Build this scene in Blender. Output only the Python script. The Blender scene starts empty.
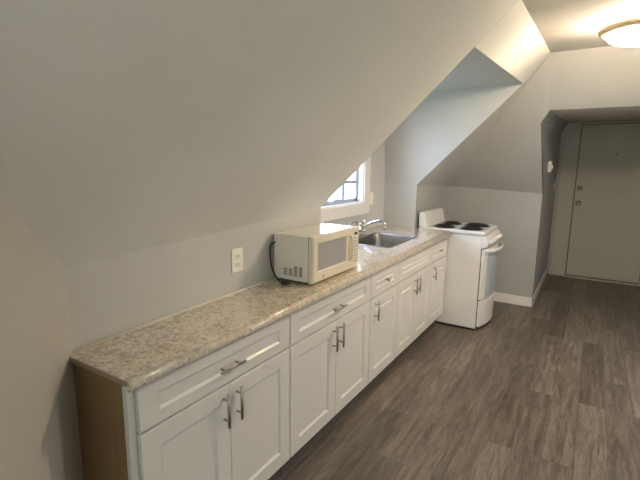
import bpy, bmesh, math, random
from mathutils import Vector, Matrix
random.seed(4)
scene = bpy.context.scene
COL = scene.collection

# ---------------------------------------------------------------- materials
def mat(name, color=(.8, .8, .8), rough=.5, metal=0., spec=.5, coat=0.):
    m = bpy.data.materials.new(name); m.use_nodes = True
    b = m.node_tree.nodes['Principled BSDF']
    b.inputs['Base Color'].default_value = (*color, 1)
    b.inputs['Roughness'].default_value = rough
    b.inputs['Metallic'].default_value = metal
    b.inputs['Specular IOR Level'].default_value = spec
    b.inputs['Coat Weight'].default_value = coat
    return m
def nt(m): return m.node_tree.nodes, m.node_tree.links, m.node_tree.nodes['Principled BSDF']
def coords(N, L, scale=(1, 1, 1)):
    tc = N.new('ShaderNodeTexCoord'); mp = N.new('ShaderNodeMapping')
    mp.inputs['Scale'].default_value = scale
    L.new(tc.outputs['Object'], mp.inputs['Vector']); return mp.outputs['Vector']
def noise(N, L, vec, scale, detail=3, rough=.5, dist=0.):
    n = N.new('ShaderNodeTexNoise'); n.inputs['Scale'].default_value = scale
    n.inputs['Detail'].default_value = detail; n.inputs['Roughness'].default_value = rough
    n.inputs['Distortion'].default_value = dist
    L.new(vec, n.inputs['Vector']); return n.outputs['Fac']
def ramp(N, L, fac, stops):
    r = N.new('ShaderNodeValToRGB'); e = r.color_ramp.elements
    while len(e) < len(stops): e.new(.5)
    for el, (p, c) in zip(e, stops):
        el.position = p; el.color = (*c, 1) if len(c) == 3 else c
    L.new(fac, r.inputs['Fac']); return r.outputs['Color']
def mix(N, L, fac, a, b, mode='MIX'):
    x = N.new('ShaderNodeMix'); x.data_type = 'RGBA'; x.blend_type = mode
    for sock, v in ((x.inputs[0], fac), (x.inputs[6], a), (x.inputs[7], b)):
        if isinstance(v, bpy.types.NodeSocket): L.new(v, sock)
        elif isinstance(v, (int, float)): sock.default_value = v
        else: sock.default_value = (*v, 1)
    return x.outputs[2]
def bump(N, L, b, h, strength=.1, dist=.01):
    n = N.new('ShaderNodeBump'); n.inputs['Strength'].default_value = strength
    n.inputs['Distance'].default_value = dist
    L.new(h, n.inputs['Height']); L.new(n.outputs['Normal'], b.inputs['Normal'])

def paint(name, c, rough=.6, amp=.04, bs=.05):
    m = mat(name, c, rough); N, L, b = nt(m); v = coords(N, L)
    n1 = noise(N, L, v, 1.7, 3)
    L.new(ramp(N, L, n1, [(.3, tuple(x * (1 - amp) for x in c)), (.7, tuple(min(1, x * (1 + amp)) for x in c))]), b.inputs['Base Color'])
    bump(N, L, b, noise(N, L, v, 160, 2), bs, .002)
    return m
M = {}
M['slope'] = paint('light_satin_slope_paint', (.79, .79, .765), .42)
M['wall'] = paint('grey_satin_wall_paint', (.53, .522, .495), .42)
M['ceil'] = paint('warm_white_ceiling_paint', (.78, .75, .70), .7)
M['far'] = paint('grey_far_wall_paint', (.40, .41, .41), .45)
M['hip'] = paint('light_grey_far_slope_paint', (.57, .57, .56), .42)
M['near'] = paint('warm_lit_wall_paint', (.54, .52, .47), .45)  # warm lamp light put into the near wall's base colour
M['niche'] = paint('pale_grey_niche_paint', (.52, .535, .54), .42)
M['trim'] = paint('white_trim_paint', (.76, .75, .72), .35, .015, .02)
M['door'] = paint('cream_door_paint', (.56, .54, .465), .5, .03, .03)
M['cab'] = paint('white_cabinet_lacquer', (.68, .665, .645), .34, .01, .01)
M['steel'] = mat('brushed_steel', (.42, .40, .37), .28, 1.)
M['chrome'] = mat('polished_chrome', (.75, .76, .78), .08, 1.)
M['black'] = mat('black_rubber', (.015, .015, .015), .45)
M['toe'] = mat('dark_toe_kick', (.09, .08, .072), .6)
M['enamel'] = paint('white_enamel', (.71, .71, .70), .22, .01, .0)
M['mwcase'] = paint('cream_painted_metal', (.74, .72, .65), .25, .01, .02)
M['mwfront'] = paint('cream_plastic', (.72, .66, .52), .35, .01, .01)
M['caulk'] = mat('white_caulk', (.78, .72, .60), .5)
M['plate'] = mat('white_plastic_plate', (.86, .83, .77), .35)
M['brass'] = mat('aged_nickel', (.38, .34, .27), .3, 1.)
M['tan'] = mat('tan_metal_ring', (.58, .44, .29), .45, .1)

# brushed steel sink
m = M['sink'] = mat('sink_stainless_steel', (.36, .35, .34), .24, 1.); N, L, b = nt(m)
L.new(ramp(N, L, noise(N, L, coords(N, L, (4, 60, 60)), 6, 3), [(.3, (.30, .29, .28)), (.7, (.42, .41, .40))]), b.inputs['Base Color'])

# brown unfinished end panel
m = M['panel'] = mat('brown_wood_panel', (.2, .14, .08), .6); N, L, b = nt(m)
v = coords(N, L, (18, 18, 1.2))
L.new(ramp(N, L, noise(N, L, v, 3, 5, .6, .6), [(.25, (.215, .140, .062)), (.75, (.285, .190, .088))]), b.inputs['Base Color'])

# speckled counter
def granite(name, light):
    m = mat(name, (.5, .45, .38), .15, 0, .6, .6); N, L, b = nt(m); v = coords(N, L)
    big = noise(N, L, v, 16, 5, .62, .8); mid = noise(N, L, v, 48, 4, .6, .5); fine = noise(N, L, v, 120, 3, .6)
    base = ramp(N, L, big, [(.34, (.38, .285, .20)), (.46, (.56, .455, .34)), (.56, (.72, .61, .48)), (.70, (.80, .73, .62))])
    base = mix(N, L, .55, base, ramp(N, L, mid, [(.36, (.27, .205, .16)), (.48, (.60, .50, .38)), (.60, (.82, .74, .62))]))
    spots = ramp(N, L, fine, [(.34, (0, 0, 0)), (.41, (1, 1, 1))])
    base = mix(N, L, spots, (.17, .135, .11), base)
    vo = N.new('ShaderNodeTexVoronoi'); vo.inputs['Scale'].default_value = 36; L.new(v, vo.inputs['Vector'])
    sp = ramp(N, L, vo.outputs['Distance'], [(.13, (1, 1, 1)), (.2, (0, 0, 0))])
    sp2 = ramp(N, L, noise(N, L, v, 22, 2), [(.54, (0, 0, 0)), (.60, (1, 1, 1))])
    base = mix(N, L, mix(N, L, 1., sp, sp2, 'MULTIPLY'), base, (.075, .06, .055))
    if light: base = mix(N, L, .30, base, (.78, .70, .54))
    L.new(base, b.inputs['Base Color'])
    return m
M['granite'] = granite('speckled_beige_laminate', False)
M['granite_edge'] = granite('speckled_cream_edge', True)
m = M['endcap'] = mat('laminate_end_cap', (.33, .265, .19), .45)

# vinyl plank floor
m = M['floor'] = mat('grey_brown_plank_floor', (.2, .17, .15), .38, 0, .4); N, L, b = nt(m)
tc = N.new('ShaderNodeTexCoord'); sx = N.new('ShaderNodeSeparateXYZ'); cb = N.new('ShaderNodeCombineXYZ')
L.new(tc.outputs['Object'], sx.inputs[0]); L.new(sx.outputs['Y'], cb.inputs['X']); L.new(sx.outputs['X'], cb.inputs['Y'])
bk = N.new('ShaderNodeTexBrick'); bk.offset = .37; bk.inputs['Scale'].default_value = 1
bk.inputs['Brick Width'].default_value = 1.22; bk.inputs['Row Height'].default_value = .152
bk.inputs['Mortar Size'].default_value = .0012; bk.inputs['Mortar Smooth'].default_value = .3
bk.inputs['Color1'].default_value = (0, 0, 0, 1); bk.inputs['Color2'].default_value = (1, 1, 1, 1); bk.inputs['Mortar'].default_value = (.3, .3, .3, 1)
L.new(cb.outputs[0], bk.inputs['Vector'])
off = N.new('ShaderNodeVectorMath'); off.operation = 'MULTIPLY_ADD'
L.new(bk.outputs['Color'], off.inputs[0]); off.inputs[1].default_value = (9, 5, 3); L.new(cb.outputs[0], off.inputs[2])
mp = N.new('ShaderNodeMapping'); mp.inputs['Scale'].default_value = (1.3, 9, 1); L.new(off.outputs[0], mp.inputs['Vector'])
g1 = noise(N, L, mp.outputs[0], 1.6, 6, .62, 1.3)
mp2 = N.new('ShaderNodeMapping'); mp2.inputs['Scale'].default_value = (1.6, 55, 1); L.new(off.outputs[0], mp2.inputs['Vector'])
g2 = noise(N, L, mp2.outputs[0], 2.2, 4, .6, .4)
wv = N.new('ShaderNodeTexWave'); wv.bands_direction = 'Y'; wv.inputs['Scale'].default_value = 1.1
wv.inputs['Distortion'].default_value = 12; wv.inputs['Detail'].default_value = 3; wv.inputs['Detail Scale'].default_value = .8
mp3 = N.new('ShaderNodeMapping'); mp3.inputs['Scale'].default_value = (.8, 4.5, 1); L.new(off.outputs[0], mp3.inputs['Vector']); L.new(mp3.outputs[0], wv.inputs['Vector'])
plank = ramp(N, L, bk.outputs['Color'], [(0, (.102, .087, .075)), (.5, (.135, .116, .101)), (1, (.188, .164, .145))])
c = mix(N, L, .75, plank, ramp(N, L, g1, [(.28, (.42, .40, .38)), (.5, (.98, .97, .96)), (.72, (1.6, 1.58, 1.56))]), 'MULTIPLY')
c = mix(N, L, .25, c, ramp(N, L, g2, [(.3, (.62, .60, .58)), (.6, (1.2, 1.18, 1.16))]), 'MULTIPLY')
c = mix(N, L, .30, c, ramp(N, L, wv.outputs['Fac'], [(.0, (.55, .52, .50)), (.35, (1.05, 1.05, 1.05)), (1, (1.25, 1.25, 1.25))]), 'MULTIPLY')
mp4 = N.new('ShaderNodeMapping'); mp4.inputs['Scale'].default_value = (6, 110, 1); L.new(off.outputs[0], mp4.inputs['Vector'])
g4 = noise(N, L, mp4.outputs[0], 2.0, 3, .7, .8)
c = mix(N, L, .8, c, ramp(N, L, g4, [(.36, (.50, .49, .48)), (.48, (1.0, 1.0, 1.0)), (.7, (1.3, 1.29, 1.28))]), 'MULTIPLY')
c = mix(N, L, bk.outputs['Fac'], c, (.09, .076, .066))
L.new(c, b.inputs['Base Color']); bump(N, L, b, g2, .12, .002)

# microwave door glass: grey film with fine dot screen
m = M['mwglass'] = mat('microwave_window', (.40, .38, .38), .18); N, L, b = nt(m)
vo = N.new('ShaderNodeTexVoronoi'); vo.inputs['Scale'].default_value = 260; vo.inputs['Randomness'].default_value = 0
L.new(coords(N, L), vo.inputs['Vector'])
L.new(ramp(N, L, vo.outputs['Distance'], [(.25, (.20, .19, .19)), (.45, (.46, .44, .44))]), b.inputs['Base Color'])
M['ovenglass'] = mat('oven_door_glass', (.44, .49, .56), .10)
M['coil'] = mat('burner_coil', (.018, .016, .016), .5, .3)
M['bowl'] = mat('drip_bowl', (.03, .028, .028), .3, .6)
M['slot'] = mat('dark_slot', (.03, .028, .025), .6)
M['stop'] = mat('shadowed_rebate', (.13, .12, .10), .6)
M['print'] = mat('grey_print', (.35, .33, .30), .5)

m = M['lamp'] = mat('lit_frosted_glass', (1, .9, .75), .4); N, L, b = nt(m)
b.inputs['Emission Color'].default_value = (1, .81, .58, 1); b.inputs['Emission Strength'].default_value = 46
m = M['lamp_fill'] = mat('lit_glass_fill_lamp', (1, 1, 1), .4); N, L, b = nt(m)  # cool glass of the added fill lamp behind the camera
b.inputs['Emission Color'].default_value = (.95, 1, .94, 1); b.inputs['Emission Strength'].default_value = 30
m = M['glass'] = mat('window_glass', (1, 1, 1), .0); N, L, b = nt(m)
tr = N.new('ShaderNodeBsdfTransparent'); gl = N.new('ShaderNodeBsdfGlossy'); gl.inputs['Roughness'].default_value = .02
mx = N.new('ShaderNodeMixShader'); mx.inputs[0].default_value = .06
L.new(tr.outputs[0], mx.inputs[1]); L.new(gl.outputs[0], mx.inputs[2]); L.new(mx.outputs[0], N['Material Output'].inputs['Surface'])
M['sash'] = paint('backlit_blue_sash', (.40, .46, .56), .35, .01, .01)  # blue backlit shade put into the sash colour

# ---------------------------------------------------------------- mesh helpers
def lift(y): return .0103 * (y - .716)   # the old counter rises a little towards the stove
class MB:
    def __init__(s): s.bm = bmesh.new(); s.mats = []
    def mi(s, m):
        if m is None: return 0
        if m not in s.mats: s.mats.append(m)
        return s.mats.index(m)
    def box(s, x0, x1, y0, y1, z0, z1, bev=0., m=None, seg=2, rot=None):
        r = bmesh.ops.create_cube(s.bm, size=1); vs = r['verts']
        for v in vs:
            v.co = Vector(((x0 + x1) / 2 + v.co.x * (x1 - x0), (y0 + y1) / 2 + v.co.y * (y1 - y0), (z0 + z1) / 2 + v.co.z * (z1 - z0)))
        fs = set(f for v in vs for f in v.link_faces)
        if bev > 0:
            es = list(set(e for v in vs for e in v.link_edges))
            r2 = bmesh.ops.bevel(s.bm, geom=es, offset=bev, segments=seg, affect='EDGES', profile=.5)
            fs = set(f for f in fs if f.is_valid) | set(r2['faces'])
        k = s.mi(m)
        for f in fs: f.material_index = k
        return s
    def face(s, pts, m=None):
        vs = [s.bm.verts.new(Vector(p)) for p in pts]; f = s.bm.faces.new(vs); f.material_index = s.mi(m); return f
    def prism(s, pts, vec, m=None):
        vec = Vector(vec); k = s.mi(m)
        a = [s.bm.verts.new(Vector(p)) for p in pts]; b = [s.bm.verts.new(Vector(p) + vec) for p in pts]
        n = len(a); fs = [s.bm.faces.new(a), s.bm.faces.new(b[::-1])]
        for i in range(n): fs.append(s.bm.faces.new([a[i], b[i], b[(i + 1) % n], a[(i + 1) % n]]))
        for f in fs: f.material_index = k
        return s
    def loops(s, rings, m=None, closed=True, cap0=True, cap1=True, smooth=True):
        k = s.mi(m); R = [[s.bm.verts.new(Vector(p)) for p in r] for r in rings]; n = len(R[0]); fs = []
        for a, b in zip(R, R[1:]):
            for i in range(n if closed else n - 1):
                fs.append(s.bm.faces.new([a[i], a[(i + 1) % n], b[(i + 1) % n], b[i]]))
        for f in fs: f.smooth = smooth
        if cap0: fs.append(s.bm.faces.new(R[0][::-1]))
        if cap1: fs.append(s.bm.faces.new(R[-1]))
        for f in fs: f.material_index = k
        return s
    def lathe(s, c, prof, axis='z', n=32, m=None, cap0=True, cap1=True):
        rings = []
        for r, h in prof:
            ring = []
            for i in range(n):
                a = 2 * math.pi * i / n; u, w = r * math.cos(a), r * math.sin(a)
                p = {'z': (u, w, h), 'x': (h, u, w), 'y': (w, h, u)}[axis]
                ring.append((c[0] + p[0], c[1] + p[1], c[2] + p[2]))
            rings.append(ring)
        return s.loops(rings, m, True, cap0, cap1)
    def tube(s, pts, r, n=12, m=None):
        pts = [Vector(p) for p in pts]; rs = r if isinstance(r, (list, tuple)) else [r] * len(pts); rings = []
        up = None
        for i, p in enumerate(pts):
            t = (pts[min(i + 1, len(pts) - 1)] - pts[max(i - 1, 0)]).normalized()
            if up is None:
                up = Vector((0, 0, 1)) if abs(t.z) < .9 else Vector((1, 0, 0))
            u = (up - t * up.dot(t)).normalized(); w = t.cross(u); up = u
            rings.append([p + (u * math.cos(a) + w * math.sin(a)) * rs[i] for a in [2 * math.pi * j / n for j in range(n)]])
        return s.loops(rings, m)
    def lift(s, z0=-9., z1=-8.):
        for v in s.bm.verts: v.co.z += lift(v.co.y) * min(1, max(0, (v.co.z - z0) / (z1 - z0)))
        return s
    def build(s, name, m=None, parent=None, recalc=True):
        if recalc: bmesh.ops.recalc_face_normals(s.bm, faces=s.bm.faces)
        me = bpy.data.meshes.new(name)
        pw = world_loc(parent) if parent else Vector((0, 0, 0))
        if parent: bmesh.ops.translate(s.bm, verts=s.bm.verts, vec=-pw)
        s.bm.to_mesh(me); s.bm.free()
        if m and m not in s.mats and not s.mats: me.materials.append(m)
        for q in s.mats: me.materials.append(q)
        o = bpy.data.objects.new(name, me); COL.objects.link(o)
        if parent: o.parent = parent
        return o
def world_loc(o):
    v = Vector((0, 0, 0))
    while o: v += o.location; o = o.parent
    return v
def thing(name, label, cat, loc, group=None):
    o = bpy.data.objects.new(name, None); o.empty_display_size = .1; COL.objects.link(o); o.location = loc
    o['label'] = label; o['category'] = cat
    if group: o['group'] = group
    return o
def tag(o, label, cat, group=None):
    o['label'] = label; o['category'] = cat
    if group: o['group'] = group
    return o
def struct(o): o['kind'] = 'structure'; return o
def smooth_path(P, k=8):
    P = [Vector(p) for p in P]; Q = [P[0] * 2 - P[1]] + P + [P[-1] * 2 - P[-2]]; out = []
    for i in range(1, len(Q) - 2):
        a, b, c, d = Q[i - 1:i + 3]
        for j in range(k):
            t = j / k
            out.append(.5 * ((2 * b) + (c - a) * t + (2 * a - 5 * b + 4 * c - d) * t * t + (3 * b - a - 3 * c + d) * t ** 3))
    out.append(P[-1]); return out

# ---------------------------------------------------------------- room shell
W = 3.2                                             # room width, mirrored about x = 1.6
zk = lambda y: 1.1657 + .05 * y                      # top of knee wall
zs = lambda x, y: zk(y) + .967 * x                   # sloping ceiling
XE = 1.08; zc = lambda y: zs(XE, y)
Y0, DN, DF, YE, YD, YB = .746, 2.345, 4.11, 5.25, 7.1, -2.6
DT = 4.035                                           # the far cheek leans in towards its top
XN = -.34; XT = .885; zd = lambda y: zs(XT, y)       # dormer niche
V0 = (0, YE, 1.315); V1 = (XE, 3.85, zc(3.85)); WX, WY = 1.06, Y0 - .956 * 1.06   # end of the angled wall
T = .06
mirror = lambda p: (W - p[0], p[1], p[2])

b = MB(); b.prism([(-.5, YB - .1, 0), (W + .5, YB - .1, 0), (W + .5, YD + .2, 0), (-.5, YD + .2, 0)], (0, 0, -.06))
struct(b.build('floor', M['floor']))
b = MB(); b.prism([(XE, YB, zc(YB)), (W - XE, YB, zc(YB)), (W - XE, 3.85, zc(3.85)), V1], (0, 0, T))
struct(b.build('ceiling', M['ceil']))

e_ = .0015                                          # keeps hidden end faces off the visible ones
# left knee wall (with the niche of the dormer between DN and DF)
b = MB()
b.prism([(0, Y0, 0), (0, DN - e_, 0), (0, DN - e_, zk(DN)), (0, Y0, zk(Y0))], (-T, 0, 0))
struct(b.build('wall_left', M['wall']))
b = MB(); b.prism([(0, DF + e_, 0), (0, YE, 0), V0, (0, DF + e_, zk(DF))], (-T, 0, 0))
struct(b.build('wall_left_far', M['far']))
# slope
OUT = (-.05, 0, .05)
b = MB()
b.prism([(0, Y0, zk(Y0)), (0, DN - e_, zk(DN)), (XE, DN - e_, zc(DN)), (XE, WY, zc(WY)), (WX, WY, zs(WX, WY))], OUT)
b.prism([(XE, WY, zc(WY)), (XE, YB, zc(YB)), (WX, YB, zs(WX, YB)), (WX, WY, zs(WX, WY))], OUT)
b.prism([(XT, DN, zd(DN)), (XT, DF, zd(DF)), (XE, DF, zc(DF) if DF < 3.85 else zc(3.85)), (XE, DN, zc(DN))], OUT) if DF < 3.85 else \
    b.prism([(XT, DN, zd(DN)), (XT, 3.85, zd(3.85)), (XE, 3.85, zc(3.85)), (XE, DN, zc(DN))], OUT)
CT = (XT, DT, zd(DT))
b.prism([(XT, 3.85, zd(3.85)), CT, V1], OUT)
struct(b.build('wall_left_slope', M['slope']))
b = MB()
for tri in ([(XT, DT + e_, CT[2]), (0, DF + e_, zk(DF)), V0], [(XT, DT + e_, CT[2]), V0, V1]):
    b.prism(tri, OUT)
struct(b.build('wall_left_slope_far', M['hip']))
# dormer niche
b = MB(); b.prism([(XN, DN, 0), (-.0005, DN, 0), (0, DN, zk(DN)), (XT, DN, zd(DN)), (XN, DN, zd(DN))], (0, -T, 0)); struct(b.build('wall_dormer_near', M['niche']))
b = MB(); b.prism([(XN, DF, 0), (-.0005, DF, 0), (-.0005, DF, zk(DF)), (XN, DF, zk(DF))], (0, .02, 0)); b.prism([(XN, DF, zk(DF)), (0, DF, zk(DF)), CT, (XN, DT, CT[2])], (0, .02, 0)); struct(b.build('wall_dormer_far', M['niche']))
b = MB(); b.prism([(XN, DN, zd(DN)), (XT, DN, zd(DN)), CT, (XN, DT, CT[2])], (0, 0, T)); struct(b.build('ceiling_dormer', M['niche']))
# window wall of the dormer
OY0, OY1, OZ0, OZ1 = 2.80, 3.62, 1.205, 1.98
def window_wall(name, xf, sgn, y0, y1, z1, oy0, oy1, oz0, oz1):
    b = MB(); t = (sgn * .16, 0, 0)
    b.prism([(xf, y0, 0), (xf, y1, 0), (xf, y1, oz0), (xf, y0, oz0)], t)
    b.prism([(xf, y0, oz1), (xf, y1, oz1), (xf, y1, z1), (xf, y0, z1)], t)
    b.prism([(xf, y0, oz0), (xf, oy0, oz0), (xf, oy0, oz1), (xf, y0, oz1)], t)
    b.prism([(xf, oy1, oz0), (xf, y1, oz0), (xf, y1, oz1), (xf, oy1, oz1)], t)
    return struct(b.build(name, M['niche']))
window_wall('wall_dormer_window', XN, -1, DN, DF, 2.24, OY0, OY1, OZ0, OZ1)
def make_window(name, xf, sgn, y0, y1, z0, z1, cw=.118, cols=3, rows=4):
    """a window in a wall whose room face is x = xf; sgn points outdoors"""
    w = bpy.data.objects.new(name, None); COL.objects.link(w); w.location = (xf, (y0 + y1) / 2, z0); struct(w)
    i = -sgn
    X = lambda a, c: tuple(sorted((xf + a * i, xf + c * i)))
    b = MB()
    for (a0, a1, c0, c1) in ((y0 - cw, y0, z0 - cw * .86, z1 + cw), (y1, y1 + cw, z0 - cw * .86, z1 + cw), (y0, y1, z1, z1 + cw), (y0, y1, z0 - cw * .86, z0)):
        b.box(*X(0, .018), a0, a1, c0, c1, .002)
    b.build('casing', M['trim'], w)
    b = MB(); jt = .012
    for (a0, a1, c0, c1) in ((y0, y0 + jt, z0, z1), (y1 - jt, y1, z0, z1), (y0, y1, z1 - jt, z1), (y0, y1, z0, z0 + jt)):
        b.box(*X(-.16, 0.004), a0, a1, c0, c1)
    b.build('jamb', M['trim'], w)
    b = MB(); sw = .035
    for (a0, a1, c0, c1) in ((y0 + jt, y0 + jt + sw, z0 + jt, z1 - jt), (y1 - jt - sw, y1 - jt, z0 + jt, z1 - jt), (y0 + jt, y1 - jt, z1 - jt - sw, z1 - jt), (y0 + jt, y1 - jt, z0 + jt, z0 + jt + sw)):
        b.box(*X(-.084, -.050), a0, a1, c0, c1, .004)
    for k in range(1, cols):
        y = y0 + (y1 - y0) * k / cols; b.box(*X(-.080, -.052), y - .021, y + .021, z0 + .04, z1 - .04, .003)
    for k in range(1, rows):
        z = z0 + (z1 - z0) * k / rows; b.box(*X(-.080, -.054), y0 + .04, y1 - .04, z - .014, z + .014, .003)
    s = b.build('sash', M['sash'], w)
    b = MB(); b.box(*X(-.069, -.065), y0 + .03, y1 - .03, z0 + .03, z1 - .03); b.build('pane', M['glass'], w)
    b = MB(); b.box(*X(-.050, -.036), (y0 + y1) / 2 - .03, (y0 + y1) / 2 + .03, z0 + .047, z0 + .06, .003); b.build('sash_lock', M['steel'], w)
    return w
make_window('window_1', XN, -1, OY0, OY1, OZ0, OZ1)

# angled wall at the near end of the counter, then running back behind the camera
b = MB(); nx = (-.043, -.043, 0)
b.prism([(0, Y0, 0), (WX, WY, 0), (WX, WY, zs(WX, WY)), (0, Y0, zk(Y0))], nx)
struct(b.build('wall_near', M['near']))
b = MB(); b.prism([(WX, WY, 0), (WX, YB, 0), (WX, YB, zs(WX, YB)), (WX, WY, zs(WX, WY))], (-T, 0, 0)); struct(b.build('wall_near_return', M['wall']))
# hipped slope at the far end with the passage cut through it
zp = 1.945
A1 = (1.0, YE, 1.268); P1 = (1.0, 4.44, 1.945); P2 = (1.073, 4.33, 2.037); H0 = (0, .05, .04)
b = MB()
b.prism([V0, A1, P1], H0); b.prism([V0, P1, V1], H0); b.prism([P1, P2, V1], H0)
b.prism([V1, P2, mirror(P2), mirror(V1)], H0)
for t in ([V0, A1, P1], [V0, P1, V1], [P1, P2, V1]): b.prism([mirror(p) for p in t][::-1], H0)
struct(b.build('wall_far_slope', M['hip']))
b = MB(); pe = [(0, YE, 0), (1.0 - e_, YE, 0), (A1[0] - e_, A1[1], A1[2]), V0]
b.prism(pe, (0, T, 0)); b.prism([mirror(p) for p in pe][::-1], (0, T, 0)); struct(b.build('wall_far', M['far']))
# passage: sides, chamfer, ceiling, door wall
Q1 = (1.0, YD, 2.04); Q2 = (1.07, YD, 2.165)
side = [(1.0, YE + e_, 0), (1.0, YD, 0), Q1, (P1[0], P1[1] + .004, P1[2]), (A1[0], A1[1] + .004, A1[2])]
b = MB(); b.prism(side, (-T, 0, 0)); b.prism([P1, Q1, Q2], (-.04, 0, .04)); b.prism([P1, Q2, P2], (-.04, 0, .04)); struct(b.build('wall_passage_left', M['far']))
b = MB(); b.prism([mirror(p) for p in side], (T, 0, 0)); b.prism([mirror(p) for p in (P1, Q1, Q2)], (.04, 0, .04)); b.prism([mirror(p) for p in (P1, Q2, P2)], (.04, 0, .04)); struct(b.build('wall_passage_right', M['wall']))
b = MB(); b.prism([P2, Q2, mirror(Q2), mirror(P2)], (0, 0, T)); struct(b.build('ceiling_passage', M['ceil']))
b = MB(); b.prism([(.95, YD, 0), (2.25, YD, 0), (2.25, YD, 2.25), (.95, YD, 2.25)], (0, T, 0)); struct(b.build('wall_passage_end', M['wall']))
# right side, mirrored, with an unseen dormer window added for daylight, and the gable wall behind the camera
RN, RF = 2.35, 3.80
b = MB()
for a, c in ((YB, RN), (RF, YE)):
    b.prism([(W, a, 0), (W, c, 0), (W, c, zk(c) if c < YE else 1.315), (W, a, zk(a))], (T, 0, 0))
struct(b.build('wall_right', M['wall']))
OUTR = (.05, 0, .05); b = MB(); m_ = mirror
b.prism([m_((0, YB, zk(YB))), m_((0, RN, zk(RN))), m_((XE, RN, zc(RN))), m_((XE, YB, zc(YB)))], OUTR)
b.prism([m_((XT, RN, zd(RN))), m_((XT, RF, zd(RF))), m_((XE, RF, zc(RF))), m_((XE, RN, zc(RN)))], OUTR)
b.prism([m_((0, RF, zk(RF))), m_((0, 3.85, zk(3.85))), m_((XE, 3.85, zc(3.85))), m_((XE, RF, zc(RF)))], OUTR)
b.prism([m_((0, 3.85, zk(3.85))), m_(V0), m_(V1)], OUTR)
struct(b.build('wall_right_slope', M['slope']))
for nm, yy, t in (('wall_added_dormer_near', RN, -T), ('wall_added_dormer_far', RF, T)):
    b = MB(); b.prism([m_((XN, yy, 0)), m_((0, yy, 0)), m_((0, yy, zk(yy))), m_((XT, yy, zd(yy))), m_((XN, yy, zd(yy)))], (0, t, 0)); struct(b.build(nm, M['niche']))
b = MB(); b.prism([m_((XN, RN, zd(RN))), m_((XT, RN, zd(RN))), m_((XT, RF, zd(RF))), m_((XN, RF, zd(RF)))], (0, 0, T)); struct(b.build('ceiling_added_dormer', M['niche']))
window_wall('wall_added_dormer_window', W - XN, 1, RN, RF, 2.24, 2.65, 3.5, 1.05, 1.95)
make_window('added_window_right', W - XN, 1, 2.65, 3.5, 1.05, 1.95, .11)  # unseen window, added to bring daylight onto the cabinet fronts
b = MB(); gx0, gx1, gz0, gz1 = 1.35, 2.25, .95, 1.75
pts_l = [(WX - .1, YB, 0), (gx0, YB, 0), (gx0, YB, 2.1), (WX - .1, YB, 2.1)]
b.prism(pts_l, (0, -T, 0)); b.prism([(gx1, YB, 0), (W + T, YB, 0), (W + T, YB, 1.03), (gx1, YB, 1.95)], (0, -T, 0))
b.prism([(gx0, YB, 0), (gx1, YB, 0), (gx1, YB, gz0), (gx0, YB, gz0)], (0, -T, 0)); b.prism([(gx0, YB, gz1), (gx1, YB, gz1), (gx1, YB, 2.15), (gx0, YB, 2.15)], (0, -T, 0))
struct(b.build('wall_back', M['wall']))
b = MB()
for (a0, a1, c0, c1) in ((gx0 - .1, gx0, gz0 - .1, gz1 + .1), (gx1, gx1 + .1, gz0 - .1, gz1 + .1), (gx0, gx1, gz1, gz1 + .1), (gx0, gx1, gz0 - .1, gz0), (gx0, gx1, 1.28, 1.32)):
    b.box(a0, a1, YB, YB + .018, c0, c1, .002)
wb = struct(b.build('added_window_back', M['trim']))  # unseen back window, added to let in fill daylight

# baseboards
def base(name, boxes):
    b = MB()
    for q in boxes: b.box(*q, .004)
    return struct(b.build(name, M['trim']))
base('baseboard_far', [(.0, 1.014, YE - .014, YE, 0, .105), (2.186, W, YE - .014, YE, 0, .105)])
base('baseboard_passage_left', [(1.0, 1.014, YE - .014, YD - .03, 0, .105)])
base('baseboard_passage_right', [(2.186, 2.2, YE - .014, YD - .03, 0, .105)])
base('baseboard_right', [(W - .014, W, YB, RN, 0, .105), (W - .014, W, RF, YE, 0, .105)])

# entry door at the end of the passage
D = bpy.data.objects.new('door_1', None); COL.objects.link(D); D.location = (1.67, YD, 0); struct(D)
DX0, DX1, DZ = 1.243, 2.105, 2.125
b = MB(); b.box(DX0 + .004, DX1 - .004, YD - .035, YD - .002, .03, DZ - .004, .003); leaf = b.build('door_leaf', M['door'], D)
b = MB()
b.box(1.04, DX0 - .006, YD - .045, YD, 0, DZ + .035, .004); b.box(DX1 + .006, 2.195, YD - .045, YD, 0, DZ + .035, .004)
b.box(DX0 - .006, DX1 + .006, YD - .045, YD, DZ + .006, DZ + .035, .004)
b.build('door_frame', M['door'], D)
b = MB(); b.box(DX0 - .02, DX1 + .02, YD - .08, YD, 0, .014, .004); b.build('threshold', M['door'], D)
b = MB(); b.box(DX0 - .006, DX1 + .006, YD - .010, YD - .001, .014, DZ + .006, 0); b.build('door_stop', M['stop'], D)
def rosette(nm, x, z, r, knob):
    b = MB(); y = YD - .035
    pr = [(r, 0), (r, -.006), (r * .86, -.013), (r * .5, -.016)]
    if knob: pr += [(.012, -.018), (.012, -.034), (.022, -.040), (.028, -.052), (.026, -.062), (.014, -.068)]
    else: pr += [(r * .5, -.022), (r * .3, -.024)]
    b.lathe((x, y, z), pr, 'y', 24); return b.build(nm, M['brass'], D)
rosette('deadbolt', 1.303, 1.272, .032, False); rosette('door_knob', 1.300, 1.065, .034, True)
b = MB(); b.lathe((1.68, YD - .035, 1.735), [(.010, 0), (.010, -.004), (.006, -.005)], 'y', 16); b.build('peephole', M['slot'], D)

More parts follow.
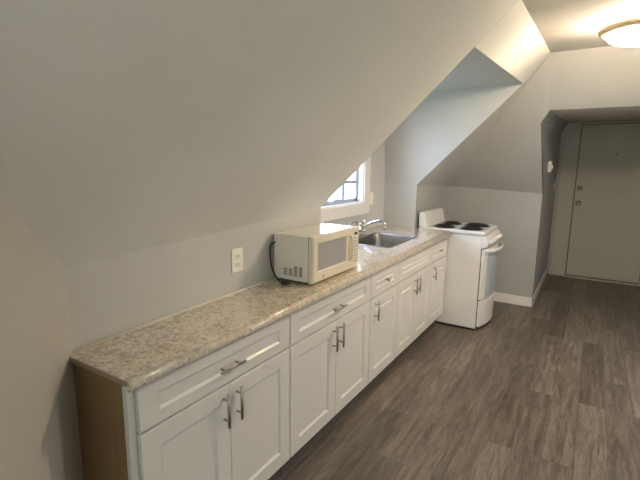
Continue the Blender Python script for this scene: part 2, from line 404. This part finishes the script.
# ---------------------------------------------------------------- base cabinets
XF = .31; TH = .02
def pull(p0, p1, stand=.028, parent=None, r=.0058):
    """bar pull; p0,p1 are bar ends in the plane x = XF+TH, standing off towards +x"""
    a = Vector(p0) + Vector((stand, 0, 0)); c = Vector(p1) + Vector((stand, 0, 0)); b = MB()
    b.tube([a, c], r, 14)
    for t in (.2, .8):
        q = a.lerp(c, t); b.tube([q, q - Vector((stand, 0, 0))], r * .8, 10)
    return b.build('handle', M['steel'], parent)
def panel_front(name, y0, y1, z0, z1, parent, ry=.075, rz=.048, dep=.009, raised=False):
    """five piece front: frame with a sloped inner bead round a recessed panel"""
    b = MB(); x0, x1 = XF, XF + TH
    def ring(iy, iz, x): return [(x, y0 + iy, z0 + iz), (x, y1 - iy, z0 + iz), (x, y1 - iy, z1 - iz), (x, y0 + iy, z1 - iz)]
    R = [ring(0, 0, x0 + .001), ring(0, 0, x1 - .002), ring(.002, .002, x1), ring(ry, rz, x1), ring(ry + .009, rz + .009, x1 - dep)]
    if raised: R += [ring(ry + .016, rz + .016, x1 - dep), ring(ry + .030, rz + .022, x1 - .002)]
    b.loops(R, None, smooth=False)
    return b.build(name, M['cab'], parent)
def cabinet(label, y0, y1, doors, drawer, panel=False, raised=False, fake=False):
    c = thing('base_cabinet', label, 'cabinet', (.15, (y0 + y1) / 2, 0), 'base cabinets under the speckled counter')
    b = MB(); g = .0015; xb = .002
    ya = y0 + (.006 if panel else g)
    zt = .895
    # carcass as panels, hollow where the sink bowl hangs
    for a_, low in ((ya, abs(y0 - 3.645) < .01), (y1 - g - .018, fake)):
        if low: b.box(xb, XF, a_, a_ + .018, .118, .70); b.box(.2, XF, a_, a_ + .018, .70, .895)
        else: b.box(xb, XF, a_, a_ + .018, .118, .895)
    b.box(xb, XF, ya, y1 - g, .118, .136); b.box(xb, xb + .008, ya, y1 - g, .118, zt if not fake and abs(y0 - 3.645) > .01 else .70)
    b.box(XF - .02, XF, ya, y1 - g, .705, .716); b.box(XF - .02, XF, ya, y1 - g, .862, .895)
    b.box(XF - .02, XF, ya, ya + .03, .118, .895); b.box(XF - .02, XF, y1 - g - .03, y1 - g, .118, .895)
    b.build('carcass', M['cab'], c)
    b = MB(); b.box(.02, .272, ya + .001, y1 - g, 0, .118); b.build('toe_kick', M['toe'], c)
    if panel:
        b = MB(); b.box(xb, XF - .022, y0 - .001, y0 + .006, 0, .895, 0); b.build('end_panel', M['panel'], c)['label'] = 'brown unpainted wood end panel'
        b = MB(); b.box(XF - .022, XF + .001, y0 - .004, y0 + .022, .118, .8755, .002); b.build('filler_strip', M['cab'], c)
    f0 = y0 + (.022 if panel else .004); f1 = y1 - .004
    d = panel_front('drawer_front' if not fake else 'false_drawer_front', f0, f1, .714, .868, c, .075 if (f1 - f0) > .5 else .062, .045, raised=raised)
    ym = (f0 + f1) / 2
    if drawer == 'bar': pull((XF + TH, ym - .070, .785), (XF + TH, ym + .062, .785), parent=d)
    elif drawer == 'knob':
        k = MB(); k.lathe((XF + TH, ym, .795), [(.006, 0), (.005, .014), (.013, .018), (.0145, .024), (.012, .029)], 'x', 18); k.build('knob', M['steel'], d)
    if doors == 2:
        for (a, e, hy) in ((f0, ym - .0015, ym - .036), (ym + .0015, f1, ym + .036)):
            dd = panel_front('door', a, e, .128, .706, c, .072, .072, raised=raised)
            pull((XF + TH, hy, .545), (XF + TH, hy, .685), parent=dd)
    else:
        dd = panel_front('door', f0, f1, .128, .706, c, .066, .072, raised=raised)
        pull((XF + TH, f0 + .066, .555), (XF + TH, f0 + .066, .69), parent=dd)
    return c
CY = [.735, 1.558, 2.43, 2.886, 3.645, 4.108]
cabinet('white double-door base cabinet at the near end of the counter, with brown end panel', CY[0], CY[1], 2, 'bar', panel=True)
cabinet('white double-door base cabinet under the microwave, drawer with bar handle', CY[1], CY[2], 2, 'bar')
cabinet('narrow white base cabinet with round drawer knob, left of the sink cabinet', CY[2], CY[3], 1, 'knob', raised=True)
cabinet('white sink base cabinet with two doors and a drawer front without handle', CY[3], CY[4], 2, None, raised=True, fake=True)
cabinet('narrow white base cabinet with round drawer knob, next to the stove', CY[4], CY[5], 1, 'knob', raised=True)

# ---------------------------------------------------------------- countertop
ct = thing('countertop', 'long beige speckled countertop running from the near wall to the stove', 'countertop', (.15, 2.4, .876))
SX0, SX1, SY0, SY1 = -.190, .205, 3.005, 3.612
zt, zb, zb2, Xn, Ya, Yb = .914, .877, .896, .336, .716, 4.118
xs = [XN + .002, SX0 + .012, 0.002, SX1 - .012, Xn]; ys = [Ya, DN + .002, SY0 + .012, SY1 - .012, DF - .002, Yb]
b = MB(); bm = b.bm; V = {}
def vv(i, j):
    if (i, j) not in V: V[i, j] = bm.verts.new((xs[i], ys[j], zt))
    return V[i, j]
fs = []
for i in range(4):
    for j in range(5):
        cx, cy = (xs[i] + xs[i + 1]) / 2, (ys[j] + ys[j + 1]) / 2
        if cx < 0 and not (DN < cy < DF): continue
        if SX0 + .012 < cx < SX1 - .012 and SY0 + .012 < cy < SY1 - .012: continue
        fs.append(bm.faces.new([vv(i, j), vv(i + 1, j), vv(i + 1, j + 1), vv(i, j + 1)]))
r = bmesh.ops.extrude_face_region(bm, geom=fs)
bmesh.ops.translate(bm, verts=[g for g in r['geom'] if isinstance(g, bmesh.types.BMVert)], vec=(0, 0, zb2 - zt))
b.lift(zb2, zt); b.build('slab', M['granite'], ct)
b = MB(); prof = []; rr = (zt - zb) / 2
for k in range(13):
    a = math.pi / 2 - math.pi * k / 12; prof.append((Xn + .001 + math.cos(a) * .020, (zt + zb) / 2 + math.sin(a) * (rr + .0005)))
b.loops([[(x, y, z) for x, z in prof] for y in (Ya, 1.5, Yb)], None); b.lift(zb, zt)
b.build('rounded_edge', M['granite_edge'], ct)
b = MB(); b.box(.003, Xn + .002, Ya - .0025, Ya, zb2, zt - .001); b.build('end_cap', M['endcap'], ct)['label'] = 'plain brown end strip'
b = MB()
b.tube([(.0072, Ya, zt + .001), (.0072, DN - .002, zt + .001 + lift(DN))], .0065, 8)
b.tube([(.0075, Ya - .004, zb2), (.0075, Ya - .004, zt + .002)], .006, 8)
b.build('caulk_bead', M['caulk'], ct)

# ---------------------------------------------------------------- sink and faucet
sk = thing('kitchen_sink', 'small stainless steel drop-in sink set into the speckled counter', 'sink', ((SX0 + SX1) / 2, (SY0 + SY1) / 2, .74))
def rrect(x0, x1, y0, y1, r, z, n=6):
    out = []
    for (cx, cy, a0) in ((x1 - r, y1 - r, 0), (x0 + r, y1 - r, 90), (x0 + r, y0 + r, 180), (x1 - r, y0 + r, 270)):
        for k in range(n + 1):
            a = math.radians(a0 + 90 * k / n); out.append((cx + r * math.cos(a), cy + r * math.sin(a), z))
    return out
b = MB(); I = lambda d, z, r: rrect(SX0 + d, SX1 - d, SY0 + d, SY1 - d, r, z)
b.loops([I(-.004, .9145, .04), I(-.003, .917, .04), I(.006, .9185, .038), I(.014, .917, .036), I(.018, .910, .036), I(.022, .80, .045), I(.03, .765, .05), I(.06, .748, .06), I(.13, .744, .05)], None, cap0=False)
b.lift(); b.build('basin', M['sink'], sk)
b = MB(); b.lathe(((SX0 + SX1) / 2, (SY0 + SY1) / 2, .745), [(.045, 0), (.045, .002), (.036, .0035), (.030, -.0), (.004, 0)], 'z', 28); b.lift(); b.build('drain', M['chrome'], sk)

fx, fy, fz = -.245, 3.37, .9145 + lift(3.37) + .0025
fa = thing('kitchen_faucet', 'chrome kitchen faucet with lever standing behind the sink', 'faucet', (fx, fy, fz))
b = MB(); r_ = [rrect(fx - .027 + d, fx + .027 - d, fy - .125 + d, fy + .125 - d, .026 - d, z) for d, z in ((0, fz), (0, fz + .008), (.006, fz + .016), (.012, fz + .019))]
b.loops(r_); b.build('base_plate', M['chrome'], fa)
b = MB(); b.lathe((fx, fy, fz), [(.026, .017), (.025, .05), (.023, .075), (.020, .085)], 'z', 24); b.build('body', M['chrome'], fa)
b = MB(); b.tube(smooth_path([(fx, fy, fz + .045), (fx + .05, fy + .006, fz + .085), (fx + .13, fy + .016, fz + .125), (fx + .20, fy + .024, fz + .14), (fx + .232, fy + .028, fz + .12), (fx + .236, fy + .028, fz + .085)]), .0115, 16)
b.lathe((fx + .236, fy + .028, fz + .07), [(.0125, 0), (.014, .004), (.014, .022), (.0125, .026)], 'z', 18); b.build('spout', M['chrome'], fa)
b = MB(); b.lathe((fx, fy, fz), [(.021, .085), (.024, .095), (.022, .115), (.008, .125)], 'z', 24)
b.tube(smooth_path([(fx, fy, fz + .11), (fx - .012, fy - .04, fz + .125), (fx - .02, fy - .10, fz + .118), (fx - .022, fy - .13, fz + .10)]), [.010] * 9 + [.009] * 8 + [.008] * 8, 12)
b.build('lever', M['chrome'], fa)
b = MB(); b.lathe((fx, fy + .10, fz), [(.017, .018), (.015, .03), (.011, .06), (.014, .09), (.013, .125), (.006, .13)], 'z', 18); b.build('side_sprayer', M['chrome'], fa)

# ---------------------------------------------------------------- microwave
MX0, MX1, MY0, MY1, MZ0, MZ1 = .016, .241, 1.835, 2.350, .937, 1.188
mw = thing('microwave', 'cream countertop microwave with black cord, in front of the window', 'microwave', ((MX0 + MX1) / 2, (MY0 + MY1) / 2, .914))
b = MB(); b.box(MX0, MX1, MY0 + .004, MY1 - .004, MZ0 + .003, MZ1 - .003, .003); b.build('case', M['mwcase'], mw)
b = MB(); b.box(MX1 - .001, MX1 + .005, MY0 + .0036, MY1 - .0036, MZ0 + .0026, MZ1 - .0026); b.build('front_seam', M['slot'], mw)
FX0, FX1 = MX1 + .004, MX1 + .032
yp = MY1 - .085                                                     # control panel starts here
b = MB()
# door frame round the window
def dring(iy, iz, x): return [(x, MY0 + iy, MZ0 + iz), (x, yp - iy * .9, MZ0 + iz), (x, yp - iy * .9, MZ1 - iz), (x, MY0 + iy, MZ1 - iz)]
def dr2(a, bb, c, d, x): return [(x, MY0 + a, MZ0 + c), (x, yp - bb, MZ0 + c), (x, yp - bb, MZ1 - d), (x, MY0 + a, MZ1 - d)]
b.loops([dr2(0, 0, 0, 0, FX0), dr2(0, 0, 0, 0, FX1 - .008), dr2(.008, .002, .008, .008, FX1), dr2(.046, .062, .054, .040, FX1), dr2(.052, .068, .060, .046, FX1 - .008)], None, smooth=False)
dr = b.build('door', M['mwfront'], mw)
b = MB(); b.box(FX1 - .0085, FX1 - .0065, MY0 + .053, yp - .069, MZ0 + .061, MZ1 - .047); b.build('window_screen', M['mwglass'], dr)['label'] = 'grey see-through window'
b = MB(); b.tube(smooth_path([(FX1 - .001, yp - .026, MZ0 + .06), (FX1 + .014, yp - .026, MZ0 + .075), (FX1 + .016, yp - .026, (MZ0 + MZ1) / 2), (FX1 + .014, yp - .026, MZ1 - .06), (FX1 - .001, yp - .026, MZ1 - .045)]), .0075, 12); b.build('door_handle', M['mwfront'], dr)
b = MB(); b.box(FX1 - .0005, FX1 + .0008, MY0 + .100, MY0 + .105, MZ0 + .016, MZ0 + .030); b.box(FX1 - .0005, FX1 + .0008, MY0 + .100, MY0 + .112, MZ0 + .028, MZ0 + .033); b.build('emblem', M['slot'], dr)
b = MB(); b.box(FX0, FX1, yp + .002, MY1, MZ0, MZ1, .007); cp = b.build('control_panel', M['mwfront'], mw)
b = MB(); b.box(FX1 - .001, FX1 + .001, yp + .026, yp + .060, MZ1 - .048, MZ1 - .032, .0005); b.build('display', M['black'], cp)
b = MB()
for i in range(3):
    for j in range(9):
        y = yp + .020 + i * .020; z = MZ1 - .066 - j * .018
        b.box(FX1 - .0005, FX1 + .0006, y, y + .012, z - .004, z + .003)
b.build('keypad', M['print'], cp)
b = MB()
for c_, x in enumerate((.095, .128, .161, .194)):
    n = 5 if c_ < 2 else 7
    for k in range(n):
        z = MZ0 + .030 + k * .0082 + (0 if c_ < 2 else 0)
        b.box(x - .011, x + .011, MY0 + .0030, MY0 + .0046, z - .0021, z + .0021)
b.build('side_vent', M['slot'], mw)
for fx_, fy_ in ((MX0 + .03, MY0 + .04), (MX1 - .03, MY0 + .04), (MX0 + .03, MY1 - .04), (MX1 - .03, MY1 - .04)):
    b = MB(); b.lathe((fx_, fy_, .9145), [(.012, lift(fy_)), (.014, .004 + lift(fy_)), (.014, .021)], 'z', 16); b.build('foot', M['black'], mw)
b = MB()
cord = smooth_path([(.030, MY0 + .01, 1.14), (.008, MY0 - .012, 1.12), (.010, MY0 - .020, 1.06), (.022, MY0 - .022, 1.00), (.052, MY0 - .026, .955), (.085, MY0 - .035, .936), (.112, MY0 - .042, .9325)])
b.tube(cord, .0042, 10); cd = b.build('power_cord', M['black'], mw)
b = MB(); b.box(.104, .140, MY0 - .058, MY0 - .030, .9265, .9445, .006); b.box(.140, .156, MY0 - .052, MY0 - .050, .932, .939); b.box(.140, .156, MY0 - .039, MY0 - .037, .932, .939)
b.build('plug', M['black'], cd)

# ---------------------------------------------------------------- wall plates
def plate(name, label, cat, y, z, x=0., w=.078, h=.118, kind='outlet'):
    o = thing(name, label, cat, (x, y, z))
    b = MB(); b.box(x + .0005, x + .007, y - w / 2, y + w / 2, z - h / 2, z + h / 2, .003); b.build('cover_plate', M['plate'], o)
    if kind == 'outlet':
        for s in (-1, 1):
            b = MB(); b.box(x + .006, x + .0095, y - .017, y + .017, z + s * .021 - .014, z + s * .021 + .014, .003)
            f = b.build('receptacle', M['plate'], o); b = MB()
            for d in (-.006, .006): b.box(x + .0092, x + .0099, y + d - .0013, y + d + .0013, z + s * .021 - .003, z + s * .021 + .007)
            b.box(x + .0092, x + .0099, y - .002, y + .002, z + s * .021 - .010, z + s * .021 - .006)
            b.build('slots', M['slot'], f)
    else:
        b = MB(); b.box(x + .006, x + .016, y - .006, y + .006, z - .012, z + .014, .002); b.build('toggle', M['plate'], o)
    return o
plate('electrical_outlet', 'white double electrical outlet on the wall left of the microwave', 'outlet', 1.563, 1.083)
plate('wall_switch', 'white wall plate beside the window casing above the sink', 'switch', 3.803, 1.235, XN, kind='switch', w=.074)
plate('light_switch', 'flat light switch plate in the passage, close to the door frame', 'switch', 6.75, 1.30, 1.0, kind='switch')
wb_ = thing('thermostat', 'small white box mounted high on the side wall of the passage', 'wall box', (1.0, 5.62, 1.555))
b = MB(); b.box(1.0005, 1.034, 5.57, 5.67, 1.495, 1.618, .004); b.build('housing', M['plate'], wb_)
b = MB(); b.box(1.033, 1.048, 5.60, 5.64, 1.535, 1.572, .003); b.build('dial', M['plate'], wb_)

# ---------------------------------------------------------------- stove
SYa, SYb, SXb, SXf = 4.135, 4.742, .03, .640
st = thing('electric_stove', 'white freestanding electric coil stove at the far end of the counter', 'stove', ((SXb + SXf) / 2, (SYa + SYb) / 2, 0))
ST = .958
b = MB(); b.box(SXb, SXf - .004, SYa, SYb, .022, ST - .034, .004); b.build('body', M['enamel'], st)
b = MB()
def tring(i, z): return rrect(SXb + i, SXf + .022 - i, SYa - .004 + i, SYb + .004 - i, .018, z, 4)
b.loops([tring(0, ST - .036), tring(0, ST - .010), tring(.006, ST), tring(.028, ST), tring(.034, ST - .005)], None)
b.build('cooktop', M['enamel'], st)
b = MB(); b.prism([(SXb, SYa, ST - .004), (SXb + .085, SYa, ST - .004), (SXb + .055, SYa, ST + .136), (SXb + .030, SYa, ST + .144), (SXb, SYa, ST + .144)], (0, SYb - SYa, 0))
bmesh.ops.bevel(b.bm, geom=list(b.bm.edges), offset=.006, segments=3, affect='EDGES')
bg = b.build('backguard', M['enamel'], st)
b = MB(); b.box(SXb + .060, SXb + .0635, (SYa + SYb) / 2 - .014, (SYa + SYb) / 2 + .014, ST + .100, ST + .106); b.build('badge', M['print'], bg)
# sloped control panel at the front
b = MB(); b.prism([(SXf - .004, SYa, ST - .036), (SXf + .020, SYa, ST - .036), (SXf + .055, SYa, ST - .070), (SXf + .050, SYa, ST - .140), (SXf - .004, SYa, ST - .158)], (0, SYb - SYa, 0))
bmesh.ops.bevel(b.bm, geom=list(b.bm.edges), offset=.004, segments=2, affect='EDGES')
pn = b.build('control_panel', M['enamel'], st)
for k in range(5):
    y = SYa + .075 + k * .114
    b = MB(); dirv = Vector((.79, 0, .18)).normalized(); p = Vector((SXf + .050, y, ST - .100))
    R_ = []
    u = Vector((0, 1, 0)); w = dirv.cross(u)
    for r, h in ((.026, .0), (.025, .006), (.021, .008), (.019, .024), (.016, .028)):
        R_.append([p + dirv * h + (u * math.cos(a) + w * math.sin(a)) * r for a in [2 * math.pi * j / 24 for j in range(24)]])
    b.loops(R_); b.box(p.x + .022, p.x + .036, y - .003, y + .003, p.z - .012, p.z + .022, .002)
    b.build('control_knob', M['enamel'], st)
# burners
for bx, by, br in ((.235, SYa + .180, .082), (.235, SYb - .140, .076), (.500, SYa + .175, .086), (.490, SYb - .150, .100)):
    b = MB(); b.lathe((bx, by, ST), [(br + .020, -.004), (br + .019, .003), (br + .012, .004), (br + .006, .0), (br * .5, -.004), (.01, -.0045)], 'z', 40); bo = b.build('burner', M['bowl'], st)
    b = MB(); pts = []; turns = 4
    for k in range(turns * 28 + 1):
        t = k / (turns * 28); a = 2 * math.pi * turns * t; r = .018 + (br - .018) * t
        pts.append((bx + r * math.cos(a), by + r * math.sin(a), ST + .0085))
    b.tube(pts, .0052, 8); b.build('coil', M['coil'], bo)
# bowed door and drawer
def bowed(z0, z1, name, m, x0=SXf, bow=.052, edge=.030, y0=SYa + .004, y1=SYb - .004, parent=st, n=20, zbow=0.):
    b = MB(); prof = []
    for k in range(n + 1):
        t = k / n; y = y0 + (y1 - y0) * t; prof.append((x0 + edge + bow * (1 - (2 * t - 1) ** 2), y))
    poly = [(x0 + .004, y0)] + prof + [(x0 + .004, y1)]
    rings = []
    for z, i in ((z0, .006), (z0 + .006, 0), (z1 - .006, 0), (z1, .006)):
        rings.append([(x - (i if x > x0 + .01 else 0), y, z) for x, y in poly])
    b.loops(rings, m, smooth=False); return b.build(name, m, parent)
dz0, dz1 = .312, .795
door = bowed(dz0, dz1, 'oven_door', M['enamel'])
gl = bowed(dz0 + .012, dz1 - .05, 'door_glass', M['ovenglass'], x0=SXf + .001, bow=.036, edge=.0485, y0=SYa + .055, y1=SYb - .055, parent=door)
gl['label'] = 'pale blue grey glass front'
b = MB(); hp = []
for k in range(25):
    t = k / 24; y = SYa + .004 + (SYb - SYa - .008) * t; hp.append((SXf + .030 + .090 * (1 - abs(2 * t - 1) ** 2.6), y, dz1 - .014))
R_ = []
for i, p in enumerate(hp):
    q0 = Vector(hp[max(i - 1, 0)]); q1 = Vector(hp[min(i + 1, 24)]); t = (q1 - q0).normalized(); nrm = Vector((t.y, -t.x, 0)); p = Vector(p)
    R_.append([p + nrm * (.010 * math.cos(a)) + Vector((0, 0, .019 * math.sin(a))) for a in [2 * math.pi * j / 12 for j in range(12)]])
b.loops(R_); b.build('door_handle', M['enamel'], door)
bowed(.045, .302, 'storage_drawer', M['enamel'])
b = MB(); b.box(SXf - .003, SXf + .018, SYa + .006, SYb - .006, .035, ST - .172); b.build('front_gap', M['black'], st)
b = MB(); b.box(SXb + .02, SXf - .01, SYa + .012, SYb - .012, 0, .024); b.build('base', M['black'], st)

# ---------------------------------------------------------------- ceiling light
def ceiling_lamp(label, LX, LY, glow):
    LZ = zc(LY); cl = thing('ceiling_light', label, 'ceiling light', (LX, LY, LZ))
    b = MB(); b.lathe((LX, LY, LZ), [(.100, .004), (.100, -.012), (.090, -.014)], 'z', 40); b.build('ceiling_pan', M['tan'], cl)
    b = MB(); b.lathe((LX, LY, LZ), [(.158, -.044), (.182, -.036), (.192, -.044), (.190, -.062), (.166, -.076), (.156, -.066), (.158, -.044)], 'z', 48, cap0=False, cap1=False); b.build('rim', M['tan'], cl)
    b = MB(); pr = [(.100, -.012), (.150, -.022), (.157, -.044), (.157, -.066)] + [(.152 * math.cos(a), -.072 - .064 * math.sin(a)) for a in [math.pi / 2 * k / 10 for k in range(1, 10)]] + [(.004, -.136)]
    b.lathe((LX, LY, LZ), pr, 'z', 48); b.build('glass_dome', M[glow], cl)
ceiling_lamp('lit round frosted glass ceiling light with tan metal rim', 1.58, 3.10, 'lamp')
ceiling_lamp('added round frosted fill light on the ceiling, behind the camera', 1.58, -.95, 'lamp_fill')  # unseen lamp, put in to even out the light at the near end

# ---------------------------------------------------------------- light and camera
world = bpy.data.worlds.new('World'); scene.world = world; world.use_nodes = True
N = world.node_tree.nodes; L = world.node_tree.links; bgn = N['Background']
tc = N.new('ShaderNodeTexCoord'); sp = N.new('ShaderNodeSeparateXYZ'); L.new(tc.outputs['Generated'], sp.inputs[0])
mr = N.new('ShaderNodeMapRange'); mr.inputs[1].default_value = -1; mr.inputs[2].default_value = 1; L.new(sp.outputs['Z'], mr.inputs[0])
col = ramp(N, L, mr.outputs[0], [(.35, (.30, .34, .24)), (.47, (.66, .70, .64)), (.52, (.82, .88, .98)), (.9, (.60, .74, 1.0))])
ab = N.new('ShaderNodeMath'); ab.operation = 'MULTIPLY'; ab.inputs[1].default_value = -1; L.new(sp.outputs['X'], ab.inputs[0])
side_ = ramp(N, L, ab.outputs[0], [(.3, (1.12, 1.0, .82)), (.6, (1.0, 1.22, 1.55))])   # bluer sky on the window side
col = mix(N, L, 1., col, side_, 'MULTIPLY')
L.new(col, bgn.inputs['Color']); bgn.inputs['Strength'].default_value = 5.2
def portal(loc, rot, sx, sy):
    d = bpy.data.lights.new('window_portal', 'AREA'); d.shape = 'RECTANGLE'; d.size = sx; d.size_y = sy; d.cycles.is_portal = True
    o = bpy.data.objects.new('window_portal', d); COL.objects.link(o); o.location = loc; o.rotation_euler = rot; return o
portal((XN - .17, (OY0 + OY1) / 2, (OZ0 + OZ1) / 2), (0, -math.pi / 2, 0), OZ1 - OZ0, OY1 - OY0)
portal((W - XN + .17, 3.075, 1.5), (0, math.pi / 2, 0), .9, .85)
portal(((gx0 + gx1) / 2, YB - .07, (gz0 + gz1) / 2), (math.pi / 2, 0, 0), gx1 - gx0, gz1 - gz0)

cam = bpy.data.cameras.new('camera'); co = bpy.data.objects.new('camera', cam); COL.objects.link(co); scene.camera = co
yaw, pit, rol, f = math.radians(31.904), math.radians(9.965), math.radians(.748), 434.63
fwd = Vector((-math.sin(yaw) * math.cos(pit), math.cos(yaw) * math.cos(pit), -math.sin(pit)))
right = Vector((math.cos(yaw), math.sin(yaw), 0)); up = right.cross(fwd)
R0 = math.cos(rol) * right + math.sin(rol) * up; U0 = -math.sin(rol) * right + math.cos(rol) * up
mtx = Matrix((R0, U0, -fwd)).transposed().to_4x4(); mtx.translation = Vector((1.456, 0, 1.558)); co.matrix_world = mtx
cam.sensor_width = 36; cam.lens = f / 640 * 36; cam.clip_start = .02

vs = scene.view_settings; vs.view_transform = 'Standard'; vs.look = 'None'; vs.gamma = 1; vs.use_curve_mapping = False
vs.exposure = 1.6
